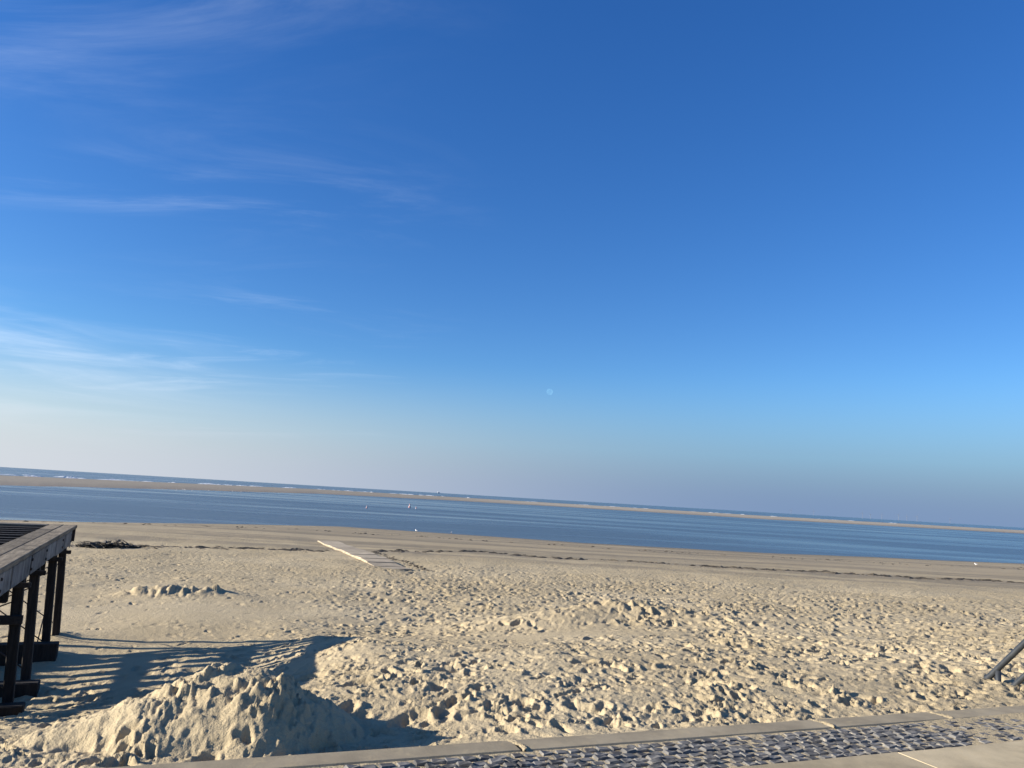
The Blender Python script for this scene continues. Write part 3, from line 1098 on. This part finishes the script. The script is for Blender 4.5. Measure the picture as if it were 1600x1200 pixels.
def ship(x, y, L, h, rz_, label):
    o = empty('ship', (x, y, WATER), rz_)
    tag(o, label, 'ship')
    bm = bmesh.new()
    prof = [(-.5, .8), (-.3, 1), (.3, 1), (.42, .6), (.5, .02)]
    B = L * .08
    lo = [bm.verts.new((p * L * .97, B * w_ * .8 * s, -1)) for s in (1, -1) for p, w_ in prof]
    hi_ = [bm.verts.new((p * L, B * w_ * s, h * .28)) for s in (1, -1) for p, w_ in prof]
    n_ = len(prof)
    idx = list(range(n_)) + list(range(2 * n_ - 1, n_ - 1, -1))
    for a_, b_ in zip(idx, idx[1:] + idx[:1]):
        bm.faces.new((lo[a_], lo[b_], hi_[b_], hi_[a_]))
    bm.faces.new([hi_[i] for i in idx])
    bmesh.ops.recalc_face_normals(bm, faces=bm.faces[:])
    bm_obj('hull', bm, HULL, o)
    bm = bmesh.new()
    box(bm, (-.42 * L, -B * .8, h * .283), (-.20 * L, B * .8, h * .70))
    box(bm, (-.40 * L, -B * .6, h * .702), (-.25 * L, B * .6, h * .86))
    bm_obj('superstructure', bm, WHITE, o)
    bm = bmesh.new()
    tube(bm, [(-.3 * L, 0, h * .86), (-.3 * L, 0, h * 1.1)], .012 * L, 8)
    bm_obj('mast', bm, WHITE, o)
    bm = bmesh.new()
    box(bm, (-.15 * L, -B * .6, h * .283), (.35 * L, B * .6, h * .42))
    bm_obj('cargo', bm, WHITE, o)


ship(-880, 9950, 40, 28, .5, 'pale ship standing up alone on the sea horizon')

TOWER = paint('turbine_hazed', (.17, .19, .23))  # distance haze put into the colour: darkened towards the sky so they fade


def turbine_meshes():
    b1 = bmesh.new()
    lathe(b1, [(3.4, -2), (2.9, 40), (2.2, 96)], 10)
    b2 = bmesh.new()
    box(b2, (-3, -2.4, 96), (9, 2.4, 101), .5)
    b3 = bmesh.new()
    for k in range(3):
        a_ = math.pi / 2 + k * 2 * math.pi / 3
        d = Vector((0, math.cos(a_), math.sin(a_)))
        s = Vector((0, -d.z, d.y))
        c0 = Vector((-4.5, 0, 98.5))
        vs0 = [c0 + d * 1.5 - s * .8, c0 + d * 12 - s * 2.2, c0 + d * 56 - s * .3, c0 + d * 56 + s * .3, c0 + d * 12 + s * 1.0, c0 + d * 1.5 + s * .8]
        f0 = [b3.verts.new(p) for p in vs0]
        f1 = [b3.verts.new(p + Vector((.9, 0, 0))) for p in vs0]
        b3.faces.new(f0)
        b3.faces.new(f1[::-1])
        for i in range(6):
            b3.faces.new((f0[i], f0[(i + 1) % 6], f1[(i + 1) % 6], f1[i]))
    bmesh.ops.recalc_face_normals(b3, faces=b3.faces[:])
    out = []
    for nm, bb in (('tower', b1), ('nacelle', b2), ('rotor', b3)):
        me = bpy.data.meshes.new(nm)
        bb.to_mesh(me)
        bb.free()
        me.materials.append(TOWER)
        out.append((nm, me))
    return out


TM = turbine_meshes()
rs = random.Random(8)
for az, d_ in ((20.8, 19500), (22.3, 18500), (25.4, 15500), (25.9, 19000), (26.6, 16800), (27.6, 15000), (28.1, 17500), (28.7, 16000), (30.6, 19500)):
    o = empty('wind_turbine', (d_ * math.sin(R(az)), d_ * math.cos(R(az)), WATER), R(100 - az))
    tag(o, 'faint pale wind turbine far away on the sea horizon', 'wind turbine', 'wind turbines on the horizon')
    for nm, me in TM:
        q = link(nm, me, None, o)
        if nm == 'rotor':
            ang_ = rs.uniform(0, 2)
            q.matrix_local = Matrix.Translation((0, 0, 98.5)) @ Matrix.Rotation(ang_, 4, 'X') @ Matrix.Translation((0, 0, -98.5))

# ------------------------------------------------------------------ the day moon
m = bpy.data.materials.new('moon_rock')
m.use_nodes = True
t = NT(m.node_tree)
t.n.clear()
co = t.new('ShaderNodeTexCoord').outputs['Generated']
n = t.noise(co, 2.5, 4, .6)
df = t.new('ShaderNodeBsdfDiffuse', {'Color': t.mix(n, (.015, .035, .035, 1), (.05, .085, .08, 1)), 'Roughness': 1.0})
tr = t.new('ShaderNodeBsdfTransparent')
ad = t.new('ShaderNodeAddShader')       # the blue air in front of it fills its dark side
t.l.new(df.outputs[0], ad.inputs[0])
t.l.new(tr.outputs[0], ad.inputs[1])
mo = t.new('ShaderNodeOutputMaterial')
t.l.new(ad.outputs[0], mo.inputs[0])
bm = bmesh.new()
MD = 90000.0
bmesh.ops.create_uvsphere(bm, u_segments=32, v_segments=20, radius=MD * math.tan(R(.235)))
moon = bm_obj('moon', bm, m, None, True)
moon.location = Vector((.0511, .98845, .14266)) * MD
tag(moon, 'pale half-lit day moon in the blue sky above the sea', 'moon')
